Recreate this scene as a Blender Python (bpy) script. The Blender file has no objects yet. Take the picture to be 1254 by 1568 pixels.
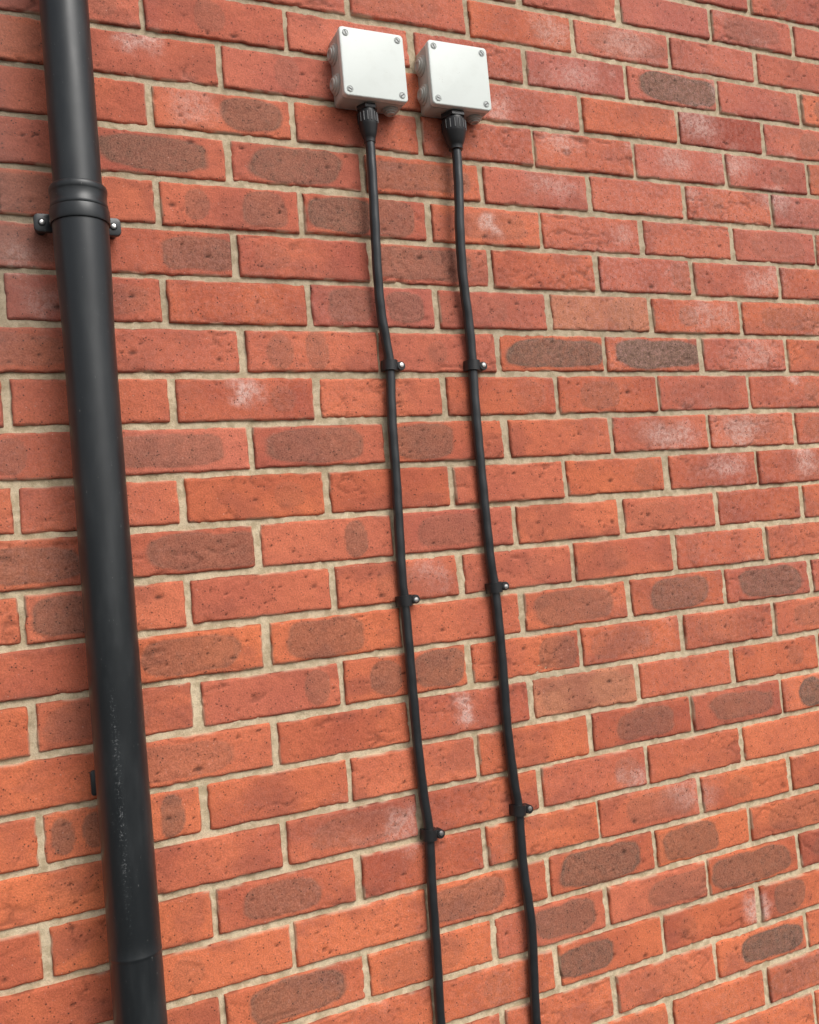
import bpy, bmesh, math, numpy as np
from mathutils import Matrix, Vector
D=bpy.data; scn=bpy.context.scene
Z0=1.85   # height of survey datum (course 0) above the ground
rng=np.random.default_rng(11)

# ------------------------------------------------------------------ helpers
def link(o,parent=None):
    scn.collection.objects.link(o)
    if parent: o.parent=parent
    return o
def empty(name):
    e=D.objects.new(name,None); e.empty_display_size=.05
    return link(e)
def mesh_np(name,co,quads,mat,parent=None,smooth=True,attrs=None):
    me=D.meshes.new(name)
    me.vertices.add(len(co)); me.vertices.foreach_set('co',co.astype(np.float32).ravel())
    m=len(quads)
    me.loops.add(4*m); me.loops.foreach_set('vertex_index',quads.astype(np.int32).ravel())
    me.polygons.add(m); me.polygons.foreach_set('loop_start',np.arange(m,dtype=np.int32)*4)
    me.polygons.foreach_set('loop_total',np.full(m,4,dtype=np.int32))
    me.polygons.foreach_set('use_smooth',np.full(m,smooth))
    me.update(calc_edges=True)
    for k,v in (attrs or {}).items():
        a=me.attributes.new(k,'FLOAT','POINT'); a.data.foreach_set('value',v.astype(np.float32).ravel())
    me.materials.append(mat)
    return link(D.objects.new(name,me),parent)
def bm_obj(name,bm,mat,parent=None,smooth=True,angle=35):
    bmesh.ops.recalc_face_normals(bm,faces=bm.faces)
    me=D.meshes.new(name); bm.to_mesh(me); bm.free()
    me.materials.append(mat)
    if smooth:
        for p in me.polygons: p.use_smooth=True
        me.set_sharp_from_angle(angle=math.radians(angle))
    return link(D.objects.new(name,me),parent)
def lathe(bm,prof,c,axis='z',n=64):
    """prof: list of (r,h); revolve about axis through c"""
    rings=[]
    for r,h in prof:
        ring=[]
        for i in range(n):
            a=2*math.pi*i/n
            u,v=r*math.cos(a),r*math.sin(a)
            if axis=='z': p=(c[0]+u,c[1]+v,c[2]+h)
            elif axis=='y': p=(c[0]+u,c[1]+h,c[2]+v)
            else: p=(c[0]+h,c[1]+u,c[2]+v)
            ring.append(bm.verts.new(p))
        rings.append(ring)
    for a,b in zip(rings,rings[1:]):
        for i in range(n):
            bm.faces.new((a[i],a[(i+1)%n],b[(i+1)%n],b[i]))
    bm.faces.new(rings[0]); bm.faces.new(rings[-1][::-1])
def rbox(bm,x0,x1,y0,y1,z0,z1,bev=.002,seg=3,vert=None):
    r=bmesh.ops.create_cube(bm,size=1)
    vs=r['verts']
    for v in vs:
        v.co=Vector((x0+(v.co.x+.5)*(x1-x0),y0+(v.co.y+.5)*(y1-y0),z0+(v.co.z+.5)*(z1-z0)))
    es=list({e for v in vs for e in v.link_edges})
    if vert:   # round the edges running along y first (plan corners of a box on the wall)
        ye=[e for e in es if abs(e.verts[0].co.y-e.verts[1].co.y)>1e-6]
        rr=bmesh.ops.bevel(bm,geom=ye,offset=vert,segments=6,profile=.5,affect='EDGES')
        fs={f for f in rr['faces']}
        vv={v for f in fs for v in f.verts}
        es=[e for e in {e for v in vv for e in v.link_edges} if abs(e.verts[0].co.y-e.verts[1].co.y)<1e-6 and e.is_manifold and e.calc_face_angle(0)>1.2]
    if bev: bmesh.ops.bevel(bm,geom=es,offset=bev,segments=seg,profile=.5,affect='EDGES')

T=rng.random((8,256,256))
def vn(x,y,s=0):
    x=x+s*37.31; y=y+s*11.73
    ix=np.floor(x).astype(int); iy=np.floor(y).astype(int)
    fx=x-ix; fy=y-iy; fx=fx*fx*(3-2*fx); fy=fy*fy*(3-2*fy)
    t=T[s%8]; a=ix&255; b=iy&255; a1=(ix+1)&255; b1=(iy+1)&255
    return (t[a,b]*(1-fx)+t[a1,b]*fx)*(1-fy)+(t[a,b1]*(1-fx)+t[a1,b1]*fx)*fy
def fbm(x,y,s=0,o=4):
    r=0;w=.5;tot=0
    for i in range(o):
        r=r+w*vn(x,y,s+i); tot+=w; w*=.5; x=x*2.03; y=y*2.03
    return r/tot
def sst(a,b,x):
    t=np.clip((x-a)/(b-a),0,1); return t*t*(3-2*t)

# ------------------------------------------------------------------ materials
class N:
    def __init__(s,name):
        s.m=D.materials.new(name); s.m.use_nodes=True
        s.t=s.m.node_tree; s.b=s.t.nodes['Principled BSDF']; s.co=s.t.nodes.new('ShaderNodeTexCoord').outputs['Object']
    def n(s,t,**k):
        x=s.t.nodes.new(t)
        for a,b in k.items(): setattr(x,a,b)
        return x
    def l(s,a,b):
        if hasattr(a,'is_linked') or hasattr(a,'links'): s.t.links.new(a,b)
        else: b.default_value=a
    def noise(s,scale,detail=4,rough=.55,dist=0,vec=None,scl=None):
        x=s.n('ShaderNodeTexNoise'); v=vec or s.co
        if scl:
            mp=s.n('ShaderNodeMapping'); mp.inputs['Scale'].default_value=scl; s.l(v,mp.inputs[0]); v=mp.outputs[0]
        s.l(v,x.inputs['Vector'])
        x.inputs['Scale'].default_value=scale; x.inputs['Detail'].default_value=detail
        x.inputs['Roughness'].default_value=rough; x.inputs['Distortion'].default_value=dist
        return x.outputs['Fac']
    def vor(s,scale,vec=None):
        x=s.n('ShaderNodeTexVoronoi'); s.l(vec or s.co,x.inputs['Vector']); x.inputs['Scale'].default_value=scale
        return x.outputs['Distance']
    def attr(s,name):
        x=s.n('ShaderNodeAttribute',attribute_name=name); return x.outputs['Fac']
    def math(s,op,a,b=0.0,c=None,clamp=False):
        x=s.n('ShaderNodeMath',operation=op,use_clamp=clamp); s.l(a,x.inputs[0]); s.l(b,x.inputs[1])
        if c is not None: s.l(c,x.inputs[2])
        return x.outputs[0]
    def map(s,v,a,b,c=0.,d=1.):
        x=s.n('ShaderNodeMapRange',interpolation_type='SMOOTHSTEP'); s.l(v,x.inputs[0])
        for i,q in enumerate((a,b,c,d)): x.inputs[i+1].default_value=q
        return x.outputs[0]
    def mix(s,f,a,b,mode='MIX'):
        x=s.n('ShaderNodeMix',data_type='RGBA',blend_type=mode)
        s.l(f,x.inputs[0])
        for v,i in((a,6),(b,7)):
            if isinstance(v,tuple): x.inputs[i].default_value=(*v,1)
            else: s.l(v,x.inputs[i])
        return x.outputs[2]
    def bump(s,h,strength=.5,dist=.001,nrm=None):
        x=s.n('ShaderNodeBump'); x.inputs['Strength'].default_value=strength; x.inputs['Distance'].default_value=dist
        s.l(h,x.inputs['Height'])
        if nrm: s.l(nrm,x.inputs['Normal'])
        return x.outputs[0]
    def out(s,col=None,rough=None,nrm=None,**k):
        if col is not None:
            if isinstance(col,tuple): s.b.inputs['Base Color'].default_value=(*col,1)
            else: s.l(col,s.b.inputs['Base Color'])
        if rough is not None: s.l(rough,s.b.inputs['Roughness'])
        if nrm is not None: s.l(nrm,s.b.inputs['Normal'])
        for a,v in k.items(): s.b.inputs[a].default_value=v
        return s.m

def mat_brick():
    n=N('brick_clay')
    tone=n.attr('tone'); hue=n.attr('hue'); patch=n.attr('patch'); white=n.attr('white'); bloom=n.attr('bloom'); buff=n.attr('buff'); cloud=n.attr('cloud')
    med=n.noise(75,3,.68,.2)
    fine=n.noise(430,2,.75)
    c=n.mix(tone,(.37,.082,.050),(.70,.190,.082))
    c=n.mix(n.math('MULTIPLY',hue,.45),c,(.56,.175,.130))
    c=n.mix(n.math('MULTIPLY',buff,.7),c,(.54,.23,.125))
    c=n.mix(cloud,c,(.33,.095,.062))
    c=n.mix(n.map(med,.55,.75,0,.35),c,(.27,.078,.05))
    # kiln kiss marks
    pm=n.math('ADD',patch,n.math('MULTIPLY',n.math('SUBTRACT',med,.5),n.math('MULTIPLY',patch,.7)),clamp=True)
    pc=n.mix(n.map(fine,.3,.7),(.135,.074,.052),(.25,.140,.095))
    c=n.mix(pm,c,pc)
    # pale scum
    wn=n.noise(120,3,.75,.4)
    c=n.mix(n.math('MULTIPLY',n.math('MULTIPLY',bloom,n.map(wn,.38,.68)),.34),c,(.64,.35,.31))
    wm=n.math('MULTIPLY',white,n.map(wn,.34,.62,.25,1),clamp=True)
    c=n.mix(n.math('MULTIPLY',wm,.60),c,(.78,.58,.51))
    # grain
    g=n.map(fine,.25,.75,.80,1.18)
    gc=n.n('ShaderNodeCombineColor')
    for i in range(3): n.l(g,gc.inputs[i])
    c=n.mix(1.0,c,gc.outputs[0],'MULTIPLY')
    # tiny dark pin-holes and pale grit
    v=n.vor(190)
    hole=n.math('MULTIPLY',n.map(v,.16,.28,1,0),n.map(med,.51,.57))
    c=n.mix(n.math('MULTIPLY',hole,.85),c,(.06,.028,.02))
    grit=n.math('MULTIPLY',n.map(v,.10,.2,1,0),n.map(med,.44,.36))
    c=n.mix(n.math('MULTIPLY',grit,.45),c,(.70,.5,.42))
    # pits, dark creases and painted arris gaps from the mesh, grime
    c=n.mix(n.math('MULTIPLY',n.attr('pit_and_gap'),.85),c,(.045,.022,.016))
    c=n.mix(n.math('MULTIPLY',n.attr('grime'),.7),c,(.16,.12,.11))
    c=n.mix(n.math('MULTIPLY',n.attr('smear'),.6),c,(.60,.48,.34))
    h=n.math('ADD',n.math('MULTIPLY',fine,.6),n.math('MULTIPLY',med,.9))
    return n.out(c,.85,n.bump(h,.95,.0012),**{'Specular IOR Level':.3})
def mat_mortar():
    n=N('mortar')
    b=n.noise(500,2,.75); m=n.noise(70,3,.6)
    c=n.mix(n.map(m,.35,.65),(.52,.41,.26),(.77,.63,.43))
    c=n.mix(n.map(m,.56,.75,0,.4),c,(.34,.26,.17))
    c=n.mix(n.map(b,.60,.72,0,.55),c,(.18,.14,.09))
    c=n.mix(n.map(b,.28,.38,.5,0),c,(.85,.75,.60))
    c=n.mix(n.math('MULTIPLY',n.attr('grime'),.7),c,(.25,.20,.15))
    h=n.math('ADD',b,m)
    return n.out(c,.95,n.bump(h,.9,.0012),**{'Specular IOR Level':.2})
def mat_pipe():
    n=N('black_upvc')
    d=n.noise(30,3,.6,0,None,(1,1,.25)); s=n.noise(260,3,.7,0,None,(1,1,.35))
    c=n.mix(n.map(d,.4,.8,0,.5),(.011,.014,.016),(.036,.042,.044))
    c=n.mix(n.map(s,.68,.76,0,.5),c,(.25,.25,.24))
    c=n.mix(n.math('MULTIPLY',n.attr('scratch'),n.map(n.noise(330,3,.7),.54,.68)),c,(.28,.29,.29))
    r=n.map(d,.3,.7,.29,.44)
    return n.out(c,r,n.bump(n.noise(25,2),.15,.002),**{'Specular IOR Level':.6})
def mat_simple(name,col,rough,bump=.1,scale=300,var=.15,metal=0,spec=.5):
    n=N(name)
    a=n.noise(scale,4,.6); b=n.noise(40,4,.6)
    c=n.mix(n.map(b,.3,.75,0,1),tuple(x*(1+var) for x in col),tuple(x*(1-var) for x in col))
    return n.out(c,rough,n.bump(a,bump,.0006),Metallic=metal,**{'Specular IOR Level':spec})
def mat_box(name,ca,cb):
    n=N(name)
    d=n.noise(45,5,.65); sp=n.vor(240)
    c=n.mix(n.map(d,.45,.8,0,.35),ca,cb)
    c=n.mix(n.math('MULTIPLY',n.map(sp,.06,.12,1,0),n.map(n.noise(60,2),.6,.66)),c,(.3,.27,.22))
    return n.out(c,.42,n.bump(n.noise(700,2),.08,.0004))
def mat_ground():
    n=N('tarmac_and_paving')
    br=n.n('ShaderNodeTexBrick'); n.l(n.co,br.inputs['Vector'])
    br.offset=.5; br.inputs['Scale'].default_value=1; br.inputs['Brick Width'].default_value=.6; br.inputs['Row Height'].default_value=.6
    br.inputs['Mortar Size'].default_value=.006
    br.inputs['Color1'].default_value=(.10,.095,.088,1); br.inputs['Color2'].default_value=(.075,.072,.068,1); br.inputs['Mortar'].default_value=(.035,.033,.03,1)
    a=n.noise(6,6,.7)
    c=n.mix(n.map(a,.4,.75,0,.5),br.outputs['Color'],(.055,.052,.047))
    return n.out(c,.9,n.bump(n.noise(200,4,.7),.4,.002))
M_brick=mat_brick(); M_mortar=mat_mortar(); M_pipe=mat_pipe()
M_lid=mat_box('lid_grey_plastic',(.73,.775,.735),(.63,.66,.61)); M_base_shaded=mat_box('base_shaded_plastic',(.47,.46,.42),(.38,.365,.325))  # base: same plastic as the lid, side shade put into its colour
M_cable=mat_simple('cable_sheath',(.018,.020,.022),.30,.15,120,.25,0,.6)
M_gland=mat_simple('black_nylon',(.014,.014,.015),.38,.1,300,.2)
M_clip=mat_simple('clip_plastic',(.012,.012,.013),.45,.1,300,.2)
M_steel=mat_simple('zinc_nail',(.65,.64,.62),.3,.1,300,.2,1.0)
M_screw=mat_simple('screw_plastic',(.50,.52,.50),.45,.1,300,.1)
M_ground=mat_ground()

# ------------------------------------------------------------------ brick wall
patches=[(103,602,25,.35),(221,527,22,.3),(156,446,50,.8),(4,369,85,.85),(224,377,76,.8),(58,313,19,.5),(165,306,36,.6),(290,307,56,.9),(383,305,41,.65),(432,385,98,.6),(423,229,98,.7),(1028,611,100,1.1),(60,217,62,.7),(910,65,98,1.3),(684,66,98,1.05),
(297,150,38,.55),(392,150,33,.65),(232,75,18,.45),(170,75,20,.45),(215,-75,78,.65),(-8,-75,80,.6),(400,-75,60,.7),(767,0,43,.4),(35,-225,85,.65),(268,-225,20,.65),
(667,-375,85,.6),(900,-375,65,.8),(1125,-375,80,.85),(205,-375,66,.6),(0,-375,70,.6),(396,-450,45,.75),(300,-450,27,.65),(187,-450,20,.5),(625,-450,40,.55),(795,-600,65,.6),(1020,-600,75,.65),(1200,-600,30,1.1),
(-195,-600,15,.7),(-152,-600,18,.7),(-48,-600,18,.75),(100,-750,60,.65),(672,-825,80,.9),(870,-825,65,.75),(1005,-900,95,.8),(120,-900,74,.8),(588,-900,60,.8),(620,-975,60,.95),(1035,-1050,75,1.1),(1090,-975,40,.7),(405,-825,70,.65),(845,-900,85,.5),
(-215,-225,70,.7),(-170,-300,45,.75),(-195,225,70,.55),(-195,300,70,.55),(330,-300,30,.2),(790,-825,60,.3),(560,225,50,.25),(900,300,50,.3),(1000,225,40,.35),(830,150,30,.2)]
buffs=[(787,150,.9),(675,-525,1.0)]
lights=[(-10,548,22,1),(575,301,20,1.2),(109,10,20,1.2),(923,-75,61,.8),(1092,-76,50,.8),(1041,-145,48,.8),(1254,392,36,.7),(1067,536,50,.8),(993,463,32,.6),(436,-530,22,1.2),(756,-689,28,.7),(999,-982,25,1.1),(1247,32,14,1),(737,469,43,.7),(710,382,56,.6),(1049,156,65,.6),(395,-289,29,.5),(1258,-134,35,.9),(740,679,43,.6),(309,-690,30,.6),(875,-740,60,.5),
(780,600,50,.6),(900,675,60,.6),(1150,460,50,.7),(1200,230,50,.6),(1150,75,60,.5),(600,520,25,.6),(60,455,30,.5),(-200,200,30,.6),(-175,140,30,.5)]
X0,X1=-3.15,4.95; ZB,ZT=-Z0,3.1
JX,JZ=.0104,.0094
def make_bricks(sel_hi):
    out=[]
    v=int(math.floor(-ZT/.075))
    while -v*.075+.0375>ZB+.01:
        zc=-v*.075
        off=0 if v%2==0 else .1125
        for k in range(-20,30):
            a=off+k*.225; b=a+.225
            a=max(a,X0-.0054); b=min(b,X1+.0054)
            if b-a<.04: continue
            hi=(b>-.45 and a<1.75 and -1.5<zc<1.15)
            if hi==sel_hi: out.append((a+JX/2,b-JX/2,zc-.075/2+JZ/2,zc+.075/2-JZ/2,zc))
        v+=1
    return np.array(out)
def build_bricks(name,hi,parent):
    Bk=make_bricks(hi); nb=len(Bk)
    r=np.random.default_rng(5 if hi else 6)
    jl,jr=r.normal(0,.0014,nb),r.normal(0,.0014,nb); jb,jt=r.normal(0,.0008,nb),r.normal(0,.0008,nb)
    Bk[:,0]+=jl; Bk[:,1]+=jr; Bk[:,2]+=jb; Bk[:,3]+=jt
    if hi:
        e=np.array([0,.004,.010,.018,.03]); nx,nz=60,20
        sx=np.r_[e/1.3,np.linspace(.035,.965,nx),1-e[::-1]/1.3]
        ez=np.array([0,.012,.03,.055]); sz=np.r_[ez,np.linspace(.09,.91,nz),1-ez[::-1]]
    else:
        sx=np.array([0,.008,.02,.2,.4,.6,.8,.98,.992,1]); sz=np.array([0,.02,.06,.3,.5,.7,.94,.98,1])
    NX,NZ=len(sx),len(sz)
    W=(Bk[:,1]-Bk[:,0])[:,None,None]; H=(Bk[:,3]-Bk[:,2])[:,None,None]
    gx=Bk[:,0][:,None,None]+sx[None,:,None]*W+0*sz[None,None,:]
    gz=Bk[:,2][:,None,None]+sz[None,None,:]*H+0*sx[None,:,None]
    ex=np.minimum(gx-Bk[:,0][:,None,None],Bk[:,1][:,None,None]-gx)
    ezd=np.minimum(gz-Bk[:,2][:,None,None],Bk[:,3][:,None,None]-gz)
    bid=np.arange(nb)[:,None,None]
    ox=bid*3.17; oz=bid*1.91     # decorrelate bricks
    # edge wobble
    fx=np.clip(1-ex/.02,0,1); fz=np.clip(1-ezd/.02,0,1)
    dx=(fbm(gx*20+ox,gz*60+oz,1,3)-.5)*.0034*fx; dz=(fbm(gx*45+ox,gz*20+oz,2,3)-.5)*.0032*fz
    rr=.0036
    rnd=.0026*np.clip(1-ex/rr,0,1)**2+.0026*np.clip(1-ezd/rr,0,1)**2
    emin=np.minimum(ex,ezd)
    chip=sst(.62,.78,fbm(gx*70+ox,gz*70+oz,3,3))*np.clip(1-emin/.010,0,1)*.0024
    low=(fbm(gx*18+ox,gz*18+oz,4,4)-.5)*.0024
    fine=(fbm(gx*130,gz*130,5,3)-.5)*.0015
    # drag folds / creases
    q=fbm(gx*16+ox,gz*34+oz,6,3); ridge=np.exp(-((q-.5)/.018)**2)
    fold=(r.random(nb)<.6)[:,None,None]*sst(.45,.65,fbm(gx*9+ox,gz*14+oz,2,2))
    crease=ridge*fold*.0020
    off=r.normal(0,.0006,nb)[:,None,None]; tx=r.normal(0,.005,nb)[:,None,None]; tz=r.normal(0,.012,nb)[:,None,None]
    y=off+tx*(gx-gx.mean((1,2),keepdims=True))+tz*(gz-gz.mean((1,2),keepdims=True))+rnd+chip+low+fine+crease-.0004
    # pits
    pit_and_gap=np.zeros_like(y)
    if hi:
        for b in range(nb):
            for _ in range(r.poisson(8 if r.random()<.5 else 2)):
                px=r.uniform(Bk[b,0]+.008,Bk[b,1]-.008); pz=r.uniform(Bk[b,2]+.006,Bk[b,3]-.006); pr=r.choice([.0014,.0018,.0024,.0034],p=[.42,.36,.16,.06]); st=r.uniform(.8,2.0)
                d=np.hypot((gx[b]-px)/st,gz[b]-pz)/pr
                g=np.clip(1.3-d,0,1)
                pit_and_gap[b]=np.maximum(pit_and_gap[b],g)
        y+=pit_and_gap*.0026
    # darker lines in creases and along the arrises
    pit_and_gap=np.maximum(pit_and_gap,ridge*fold*.45)
    pit_and_gap=np.maximum(pit_and_gap,np.clip(1-emin/.0028,0,1)*sst(.40,.60,fbm(gx*40+ox,gz*40+oz,6,3))*.6)  # arris dirt plus painted shadow gaps between brick and mortar
    # attributes
    patch=np.zeros_like(y); white=np.zeros_like(y); buff=np.zeros_like(y)
    wob=(fbm(gx*24+ox,gz*24+oz,7,3)-.5)
    def blob(b,cx,hw,hh,s,zc=None):
        zc=(Bk[b,2]+Bk[b,3])/2 if zc is None else zc
        n=3.4 if hw>.03 else 2.3
        d=(np.abs((gx[b]-cx)/hw)**n+np.abs((gz[b]-zc)/hh)**n)**(1/n)
        d=d+wob[b]*.38
        edge=np.exp(-((d-.95)/.06)**2)
        m=sst(1.05,.93,d)
        patch[b]=np.maximum(patch[b],m*s*(.88+.22*edge))
        y[b]+= -.0005*m + .0003*edge
    named=set()
    for b in range(nb):
        zc=Bk[b,4]
        for (px,pz,hw,s) in patches:
            if abs(pz/1000-zc)<.03 and Bk[b,0]-.005<px/1000<Bk[b,1]+.005:
                named.add(b); blob(b,px/1000,hw/1000,.0262*r.uniform(.92,1.15),s*.92)
        for (px,pz,k) in buffs:
            if abs(pz/1000-zc)<.03 and Bk[b,0]<px/1000<Bk[b,1]: buff[b]=k
    for b in range(nb):
        if b in named: continue
        t=r.random(); w=Bk[b,1]-Bk[b,0]; cx=(Bk[b,0]+Bk[b,1])/2
        vis=hi and -.3<cx<1.4 and -1.2<Bk[b,4]<.85
        if t<(.24 if vis else .3): blob(b,cx+r.normal(0,.02),w*r.uniform(.28,.44),.026*r.uniform(.85,1.05),r.uniform(.15,.38) if vis else r.uniform(.2,.7))
        elif t<.55: blob(b,Bk[b,0]+w*r.uniform(.15,.85),r.uniform(.016,.03),r.uniform(.018,.026),r.uniform(.12,.40))
    wx=gx+(fbm(gx*30,gz*30,1,3)-.5)*.05; wz=gz+(fbm(gx*30,gz*30,4,3)-.5)*.05
    for (lx,lz,s,k) in lights:
        g=np.exp(-((((wx-lx/1000)/(s/1000))**2+((wz-lz/1000)/(min(s,28)/1000))**2))**1.4)
        white=np.maximum(white,g*k*.95)
    br=fbm(gx*3.2,gz*3.2,5,3)
    bloom=np.clip(.15+sst(.2,1.0,gx*.75+gz*.55)*.75+(br-.5)*1.4,0,1)
    bloom=bloom*(.45+.55*r.random(nb)[:,None,None])
    white=np.maximum(white,sst(.72,.87,fbm(gx*11+ox,gz*13+oz,0,4))*bloom*.7)
    grime=np.clip(sst(-.10,-.25,gx)*sst(-.05,.30,gz)*(.35+.8*(br))+ .35*sst(-.05,-.3,gx)*sst(-.5,.1,gz),0,1)*.75
    smear=np.clip(1-emin/.0030,0,1)*sst(.54,.68,fbm(gx*26,gz*26,3,3))
    cloud=sst(.48,.75,fbm(gx*15+ox,gz*22+oz,3,4))*.5
    tone=np.clip(r.normal(.5,.19,nb),0,1)
    tone=np.clip(tone*.78+np.clip(.42-.48*(Bk[:,4]),-.15,.95)*.50-.07,0,1.1)[:,None,None]+(fbm(gx*12+ox,gz*12+oz,5,4)-.5)*.9
    tone=np.clip(tone,0,1.1)
    hue=np.clip(r.normal(.3,.3,nb)+.4*Bk[:,4]+.1,0,1.2)[:,None,None]+0*y
    P=np.stack([gx+dx,y,gz+dz+Z0],-1).reshape(nb,NX*NZ,3)
    idx=np.arange(NX*NZ).reshape(NX,NZ)
    ring=np.concatenate([idx[:,0],idx[-1,1:],idx[-2::-1,-1],idx[0,-2:0:-1]])
    back=P[:,ring,:].copy(); back[:,:,1]=.035
    A=np.concatenate([P,back],1); nv=A.shape[1]
    q=np.stack([idx[:-1,:-1],idx[1:,:-1],idx[1:,1:],idx[:-1,1:]],-1).reshape(-1,4)
    nr=len(ring); j=np.arange(nr); j2=(j+1)%nr
    q2=np.stack([ring[j2],ring[j],NX*NZ+j,NX*NZ+j2],-1)
    Q=np.concatenate([q,q2])[None]+(np.arange(nb)*nv)[:,None,None]
    def at(a):
        a=a.reshape(nb,-1); return np.concatenate([a,a[:,ring]],1)
    attrs=dict(tone=at(tone),hue=at(hue),patch=at(patch),white=at(white),bloom=at(bloom+0*y),buff=at(buff),pit_and_gap=at(pit_and_gap),grime=at(grime+0*y),smear=at(smear+0*y),cloud=at(cloud))
    return mesh_np(name,A.reshape(-1,3),Q.reshape(-1,4),M_brick,parent,True,attrs)
wall=empty('brick_wall')
build_bricks('facing_bricks',True,wall)
build_bricks('outer_bricks',False,wall)
def mortar(name,x0,x1,z0,z1,step,mask=None):
    nx=int((x1-x0)/step)+1; nz=int((z1-z0)/step)+1
    X,Z=np.meshgrid(np.linspace(x0,x1,nx),np.linspace(z0,z1,nz),indexing='ij')
    y=.0042+(fbm(X*30,Z*30,2,4)-.5)*.0034+(fbm(X*160,Z*160,3,2)-.5)*.0018
    g=np.clip(sst(-.05,-.25,X)*sst(-.1,.3,Z)*1.0+sst(.25,.85,fbm(X*2.2,Z*2.2,6,3)+.25*(Z))*.6,0,1)
    P=np.stack([X,y,Z+Z0],-1).reshape(-1,3)
    idx=np.arange(nx*nz).reshape(nx,nz)
    q=np.stack([idx[:-1,:-1],idx[1:,:-1],idx[1:,1:],idx[:-1,1:]],-1).reshape(-1,4)
    mesh_np(name,P,q,M_mortar,wall,True,dict(grime=g))
xa,xb,za,zb=-.45,1.75,-1.5,1.15
mortar('mortar_joints',xa,xb,za,zb,.004)
mortar('mortar_joints_left',X0,xa,ZB,ZT,.03); mortar('mortar_joints_right',xb,X1,ZB,ZT,.03)
mortar('mortar_joints_low',xa,xb,ZB,za,.02); mortar('mortar_joints_high',xa,xb,zb,ZT,.02)
bm=bmesh.new(); rbox(bm,X0,X1,.0352,.25,0,ZT+Z0,0); bm_obj('wall_core',bm,M_mortar,wall,False)
bm=bmesh.new(); rbox(bm,X0-.05,X1+.05,-.03,.28,ZT+Z0+.004,ZT+Z0+.06,.006)
bm_obj('coping',bm,mat_simple('coping_concrete',(.35,.33,.30),.9,.5,200,.2),wall)

# ------------------------------------------------------------------ downpipe
PX,PY=-.1185,-.060
dp=empty('downpipe')
def tube_lathe(name,prof,mat,parent,n=96,c=(PX,PY)):
    co=[];
    for r_,z in prof:
        a=np.arange(n)*2*np.pi/n
        co.append(np.stack([c[0]+r_*np.cos(a),c[1]+r_*np.sin(a),np.full(n,z+Z0)],-1))
    co=np.concatenate(co); m=len(prof)
    i=np.arange(n); i2=(i+1)%n
    q=np.concatenate([np.stack([k*n+i,k*n+i2,(k+1)*n+i2,(k+1)*n+i],-1) for k in range(m-1)])
    X,Y,Z=co[:,0]-c[0],co[:,1]-c[1],co[:,2]-Z0
    ang=np.arctan2(X,-Y)
    sc=np.exp(-((ang+.25-0.0*Z)/.12)**2)*sst(-.38,-.45,Z)*sst(-.75,-.6,Z)*.5+np.exp(-((ang+.3)/.3)**2)*np.exp(-((Z+.60+.05*ang)/.003)**2)*.5
    o=mesh_np(name,co,q,mat,parent,True,dict(scratch=sc))
    o.data.set_sharp_from_angle(angle=math.radians(30))
    return o
zs=lambda a,b,k:[a+(b-a)*i/k for i in range(k+1)]
tube_lathe('upper_pipe',[(.0325,z) for z in zs(3.0,.270,40)],M_pipe,dp)
low=[(.0326,.2835),(.0338,.2862),(.0368,.2866),(.0382,.2850),(.0388,.2820),(.0386,.2785),(.0380,.2765),(.0376,.2755),(.0376,.262),(.0384,.2605),(.0387,.258),(.0384,.2555),(.0373,.254)]
low+=[(.0373,.23),(.0370,.19),(.0364,.16),(.0352,.12),(.0343,.08)]
low+=[(.0342,z) for z in zs(.05,-.750,40)]+[(.0345,-.7508),(.0346,-.7530),(.0341,-.7545)]+[(.0341,z) for z in zs(-.757,-1.72,30)]
tube_lathe('lower_pipe',low,M_pipe,dp)
bm=bmesh.new()
zc=Z0+.247
lathe(bm,[(.0376,-.012),(.0394,-.0125),(.0400,-.0105),(.0400,.0055),(.0394,.0072),(.0376,.0070)],(PX,PY,zc),n=96)
bm_obj('clip_band',bm,M_pipe,dp)
for s,nm in((-1,'left'),(1,'right')):
    bm=bmesh.new(); cx=PX+s*.0480
    xa_,xb_=sorted((PX+s*.030,cx+s*.0105))
    rbox(bm,xa_,xb_,-.030,-.022,zc-.013,zc+.013,.0015,2,vert=.0068)
    lathe(bm,[(.008,0),(.008,-.023)],(cx,.001,zc),'y',24)
    lathe(bm,[(.0052,-.0295),(.0052,-.0308),(.0040,-.0320)],(cx,0,zc),'y',20)
    bm_obj('clip_ear_'+nm,bm,M_pipe,dp)
    bm=bmesh.new(); lathe(bm,[(.0030,-.0315),(.0030,-.0328),(.001,-.0334)],(cx,0,zc),'y',14); bm_obj('screw_'+nm,bm,M_steel,dp)
bm=bmesh.new(); zb2=Z0-.530
rbox(bm,PX-.0385,PX+.037,-.034,-.0265,zb2-.016,zb2+.018,.0015,2,vert=.004); rbox(bm,PX-.02,PX+.02,-.0262,.002,zb2-.012,zb2+.012,.001,2)
bm_obj('lower_bracket',bm,M_pipe,dp)

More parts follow.
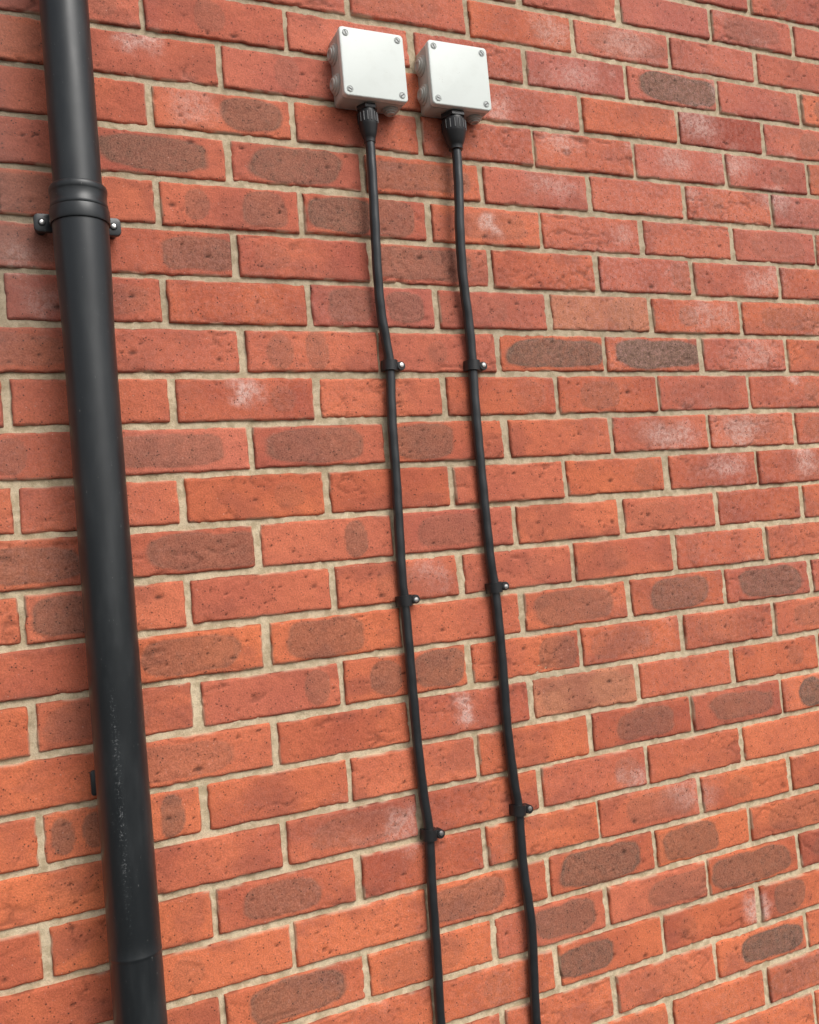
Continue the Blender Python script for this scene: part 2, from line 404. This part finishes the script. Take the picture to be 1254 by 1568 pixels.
# ------------------------------------------------------------------ junction boxes
def jbox(x0,x1,z0,z1,gx,gr,gl):
    e=empty('junction_box'); d=.050
    z0+=Z0;z1+=Z0
    bm=bmesh.new(); rbox(bm,x0+.0008,x1-.0008,-.0365,-.001,z0+.0008,z1-.0008,.0012,2,vert=.005); bm_obj('base',bm,M_base_shaded,e)
    bm=bmesh.new(); rbox(bm,x0+.003,x1-.003,-.040,-.034,z0+.003,z1-.003,0); bm_obj('seal',bm,M_gland,e,False)
    bm=bmesh.new(); rbox(bm,x0,x1,-d,-.0378,z0,z1,.0022,4,vert=.0065); bm_obj('lid',bm,M_lid,e)
    k=0
    for cx in(x0+.0105,x1-.0105):
        for cz in(z0+.0105,z1-.0105):
            k+=1
            bm=bmesh.new(); lathe(bm,[(.0056,-d+.001),(.0056,-d-.0004),(.0050,-d-.0009),(.0044,-d-.0004),(.0044,-d+.001)],(cx,0,cz),'y',28)
            lathe(bm,[(.0041,-d+.001),(.0041,-d-.0005),(.0037,-d-.0010)],(cx,0,cz),'y',28)
            bm_obj('lid_screw_%d'%k,bm,M_screw,e)
            bm=bmesh.new(); rbox(bm,-.0033,.0033,-d-.0014,-d-.0005,-.0007,.0007,0)
            a=[.4,1.2,-.6,.9][k-1]
            bmesh.ops.rotate(bm,verts=bm.verts,cent=(0,0,0),matrix=Matrix.Rotation(a,3,'Y'))
            bmesh.ops.translate(bm,verts=bm.verts,vec=(cx,0,cz)); bm_obj('screw_slot_%d'%k,bm,M_gland,e,False)
    zc=(z0+z1)/2
    k=0
    step=[(.0170,0),(.0170,.0022),(.0154,.0034),(.0137,.0034),(.0134,.0056),(.0120,.0066),(.0100,.0066),(.0097,.0086),(.0082,.0092),(.0057,.0092),(.0052,.0080)]
    for side in(-1,1):
        for cz in(zc-.025,zc+.025):
            k+=1; bm=bmesh.new()
            lathe(bm,[(r_,side*h) for r_,h in step],((x0 if side<0 else x1)-side*.0012,-.0180,cz),'x',40); bm_obj('grommet_%d'%k,bm,M_base_shaded,e)
    for cx in (gx,):
        bm=bmesh.new(); lathe(bm,[(.0165,.001),(.0165,-.0018),(.0158,-.0024)],(cx,-.0175,z0),'z',40); bm_obj('bottom_boss',bm,M_base_shaded,e)
    ox=gx+.044
    if ox+.014<x1:
        bm=bmesh.new(); lathe(bm,[(r_*.8,-h) for r_,h in step],(ox,-.0175,z0+.001),'z',40); bm_obj('bottom_grommet',bm,M_base_shaded,e)
    # compression gland
    gy=-.0225
    bm=bmesh.new()
    lathe(bm,[(gr*1.10,-.002),(gr*1.12,-.003),(gr*1.12,-.0085),(gr*1.08,-.0095)],(gx,gy,z0),'z',6)
    bm_obj('gland_nut',bm,M_gland,e)
    bm=bmesh.new()
    p=[(gr*.93,-.009),(gr*.96,-.011),(gr*.96,-.0125),(gr*1.0,-.013),(gr*1.0,-.032),(gr*.97,-.034),(gr*.80,-gl*.76),(gr*.64,-gl*.88),(gr*.60,-gl*.90),(gr*.60,-gl),(gr*.52,-gl-.001)]
    lathe(bm,p,(gx,gy,z0),'z',48)
    for i in range(16):
        a=i*math.pi/8; 
        m=bmesh.ops.create_cube(bm,size=1)['verts']
        for v in m: v.co=Vector((v.co.x*.0018,v.co.y*.0018,v.co.z*.015))
        bmesh.ops.translate(bm,verts=m,vec=(gx+gr*math.cos(a),gy+gr*math.sin(a),z0-.0225))
    bm_obj('gland_cap',bm,M_gland,e)
    return e
jbox(.2965,.4085,.477,.590,.345,.0160,.062)
jbox(.4535,.5655,.481,.591,.5035,.0203,.062)

# ------------------------------------------------------------------ cables
def catmull(pts,step=.004):
    P=np.array(pts,float); P=np.vstack([2*P[0]-P[1],P,2*P[-1]-P[-2]]); out=[]
    for i in range(1,len(P)-2):
        L=np.linalg.norm(P[i+1]-P[i]); n=max(2,int(L/step))
        t=(np.arange(n)/n)[:,None]
        out.append(.5*((2*P[i])+(-P[i-1]+P[i+1])*t+(2*P[i-1]-5*P[i]+4*P[i+1]-P[i+2])*t*t+(-P[i-1]+3*P[i]-3*P[i+1]+P[i+2])*t**3))
    out.append(P[-2][None]); return np.vstack(out)
def cable(pts,r,clips):
    e=empty('electrical_cable')
    C=catmull([(x/1000,y/1000,z/1000+Z0) for x,y,z in pts]); m=len(C); n=28
    s=np.arange(m)*.004
    C[:,0]+=(vn(s*9,s*0+pts[0][0],1)-.5)*.0024
    Tn=np.gradient(C,axis=0); Tn/=np.linalg.norm(Tn,axis=1)[:,None]
    U=np.cross(Tn,[0,1,0]); U/=np.linalg.norm(U,axis=1)[:,None]; V=np.cross(Tn,U)
    a=np.arange(n)*2*np.pi/n
    rr=r*(1+.018*np.sin(a[None]*1+s[:,None]*150))*(1+.05*(vn(s*30,s*0,3)-.5)[:,None])
    co=C[:,None]+rr[...,None]*(np.cos(a)[None,:,None]*U[:,None]+np.sin(a)[None,:,None]*V[:,None])
    i=np.arange(n); i2=(i+1)%n
    q=np.concatenate([np.stack([k*n+i,k*n+i2,(k+1)*n+i2,(k+1)*n+i],-1) for k in range(m-1)])
    mesh_np('sheath',co.reshape(-1,3),q,M_cable,e)
    for j,zc in enumerate(clips):
        z=Z0+zc/1000; k=np.argmin(abs(C[:,2]-z)); cx,cy=C[k,0],C[k,1]
        bm=bmesh.new(); hh=.0085; ro=r+.0046
        # U-shaped saddle swept round the front of the cable
        prof=[]
        for t in np.linspace(math.radians(-8),math.radians(188),22): prof.append((cx+ro*math.cos(t),cy-ro*math.sin(t)))
        prof=[(cx+ro,.0)]+prof+[(cx-ro,.0)]
        inner=[]
        for t in np.linspace(math.radians(188),math.radians(-8),22): inner.append((cx+(r+.0002)*math.cos(t),cy-(r+.0002)*math.sin(t)))
        inner=[(cx-r-.0002,.0)]+inner+[(cx+r+.0002,.0)]
        vs0=[bm.verts.new((x,y,z-hh)) for x,y in prof+inner]; vs1=[bm.verts.new((x,y,z+hh)) for x,y in prof+inner]
        L=len(vs0); np_=len(prof)
        for i3 in range(L): bm.faces.new((vs0[i3],vs0[(i3+1)%L],vs1[(i3+1)%L],vs1[i3]))
        for i3 in range(np_-1):
            bm.faces.new((vs0[i3],vs0[i3+1],vs0[L-2-i3],vs0[L-1-i3])); bm.faces.new((vs1[i3],vs1[i3+1],vs1[L-2-i3],vs1[L-1-i3]))
        # nail lug
        lathe(bm,[(.0074,.0005),(.0074,-.0150),(.0066,-.0162),(.0042,-.0164)],(cx+ro+.0050,0,z),'y',24)
        rbox(bm,cx+ro-.002,cx+ro+.004,-.0138,.0,z-.0066,z+.0066,.0006,2)
        bmesh.ops.rotate(bm,verts=bm.verts,cent=(cx,0,z),matrix=Matrix.Rotation(math.radians([4,-3,5][j%3]),3,'Y'))
        bm_obj('cable_clip_%d'%(j+1),bm,M_clip,e)
        bm=bmesh.new(); lathe(bm,[(.0038,-.0155),(.0040,-.0170),(.0034,-.0179),(.001,-.0183)],(cx+ro+.0050,0,z),'y',20); bm_obj('nail_%d'%(j+1),bm,M_steel,e)
c1=[(345,-22.5,450),(344.5,-23,410),(342,-24,330),(339,-21,222),(341.5,-15,140),(347,-11,90),(350,-9.5,50),(346.5,-10,-5),(344,-10,-60),(343,-10,-152),(339,-10,-290),(340,-9,-332),(339,-11,-415),(338,-11,-540),(341,-10,-644),(346,-9,-705),(341,-11,-798),(339,-10,-909),(337,-10,-998),(340,-9,-1120),(338,-10,-1400),(338,-10,-1850)]
c2=[(503.5,-22.5,450),(503.5,-23,408),(500,-24,340),(497,-23,287),(497,-17,196),(502,-12,117),(503,-9.5,50),(500,-10,-30),(500,-10,-172),(502,-10,-282),(506,-9,-327),(506.5,-11,-436),(505,-10,-567),(507,-10,-654),(511,-9,-698),(508.5,-11,-793),(513,-12,-891),(507,-10,-1046),(510,-9,-1120),(506,-10,-1400),(506,-10,-1850)]
cable(c1,.0079,[50,-332,-705,-1120]); cable(c2,.0083,[50,-327,-698,-1120])

# ------------------------------------------------------------------ ground
bm=bmesh.new()
vs=[bm.verts.new(p) for p in((-300,-300,0),(300,-300,0),(300,300,0),(-300,300,0))]; bm.faces.new(vs)
bm_obj('ground',bm,M_ground,None,False)

# ------------------------------------------------------------------ light (overcast)
w=D.worlds.new('World'); scn.world=w; w.use_nodes=True
t=w.node_tree; bg=t.nodes['Background']
sky=t.nodes.new('ShaderNodeTexSky'); sky.sky_type='NISHITA'; sky.sun_disc=False
EL,AZ=math.radians(46),math.radians(155)   # azimuth clockwise from +Y
sky.sun_elevation=EL; sky.sun_rotation=AZ; sky.air_density=1; sky.dust_density=4; sky.ozone_density=1
hs=t.nodes.new('ShaderNodeHueSaturation'); hs.inputs['Saturation'].default_value=.25
t.links.new(sky.outputs[0],hs.inputs['Color']); t.links.new(hs.outputs[0],bg.inputs[0]); bg.inputs[1].default_value=.15
sd=D.lights.new('sun','SUN'); sd.energy=1.5; sd.angle=math.radians(35); sd.color=(1,.97,.93)
so=link(D.objects.new('sun',sd))
dirv=Vector((math.sin(AZ)*math.cos(EL),math.cos(AZ)*math.cos(EL),math.sin(EL)))
so.rotation_euler=dirv.to_track_quat('Z','Y').to_euler(); so.location=dirv*20

# ------------------------------------------------------------------ camera
rv=np.array([.0629,.0792,-.4223]); th=np.linalg.norm(rv); k=rv/th
K=np.array([[0,-k[2],k[1]],[k[2],0,-k[0]],[-k[1],k[0],0]]); R=np.eye(3)+math.sin(th)*K+(1-math.cos(th))*K@K
cd=D.cameras.new('camera'); cd.sensor_fit='HORIZONTAL'; cd.sensor_width=36; cd.lens=36*1429.7157/1254; cd.clip_start=.02; cd.clip_end=1000
cam=link(D.objects.new('camera',cd))
r_,u_,f_=R@[1,0,0],R@[0,0,1],R@[0,1,0]
cam.matrix_world=Matrix(((r_[0],u_[0],-f_[0],-.2617),(r_[1],u_[1],-f_[1],-1.3891),(r_[2],u_[2],-f_[2],-.2576+Z0),(0,0,0,1)))
scn.camera=cam
scn.view_settings.view_transform='Standard'; scn.view_settings.look='None'; scn.view_settings.exposure=0
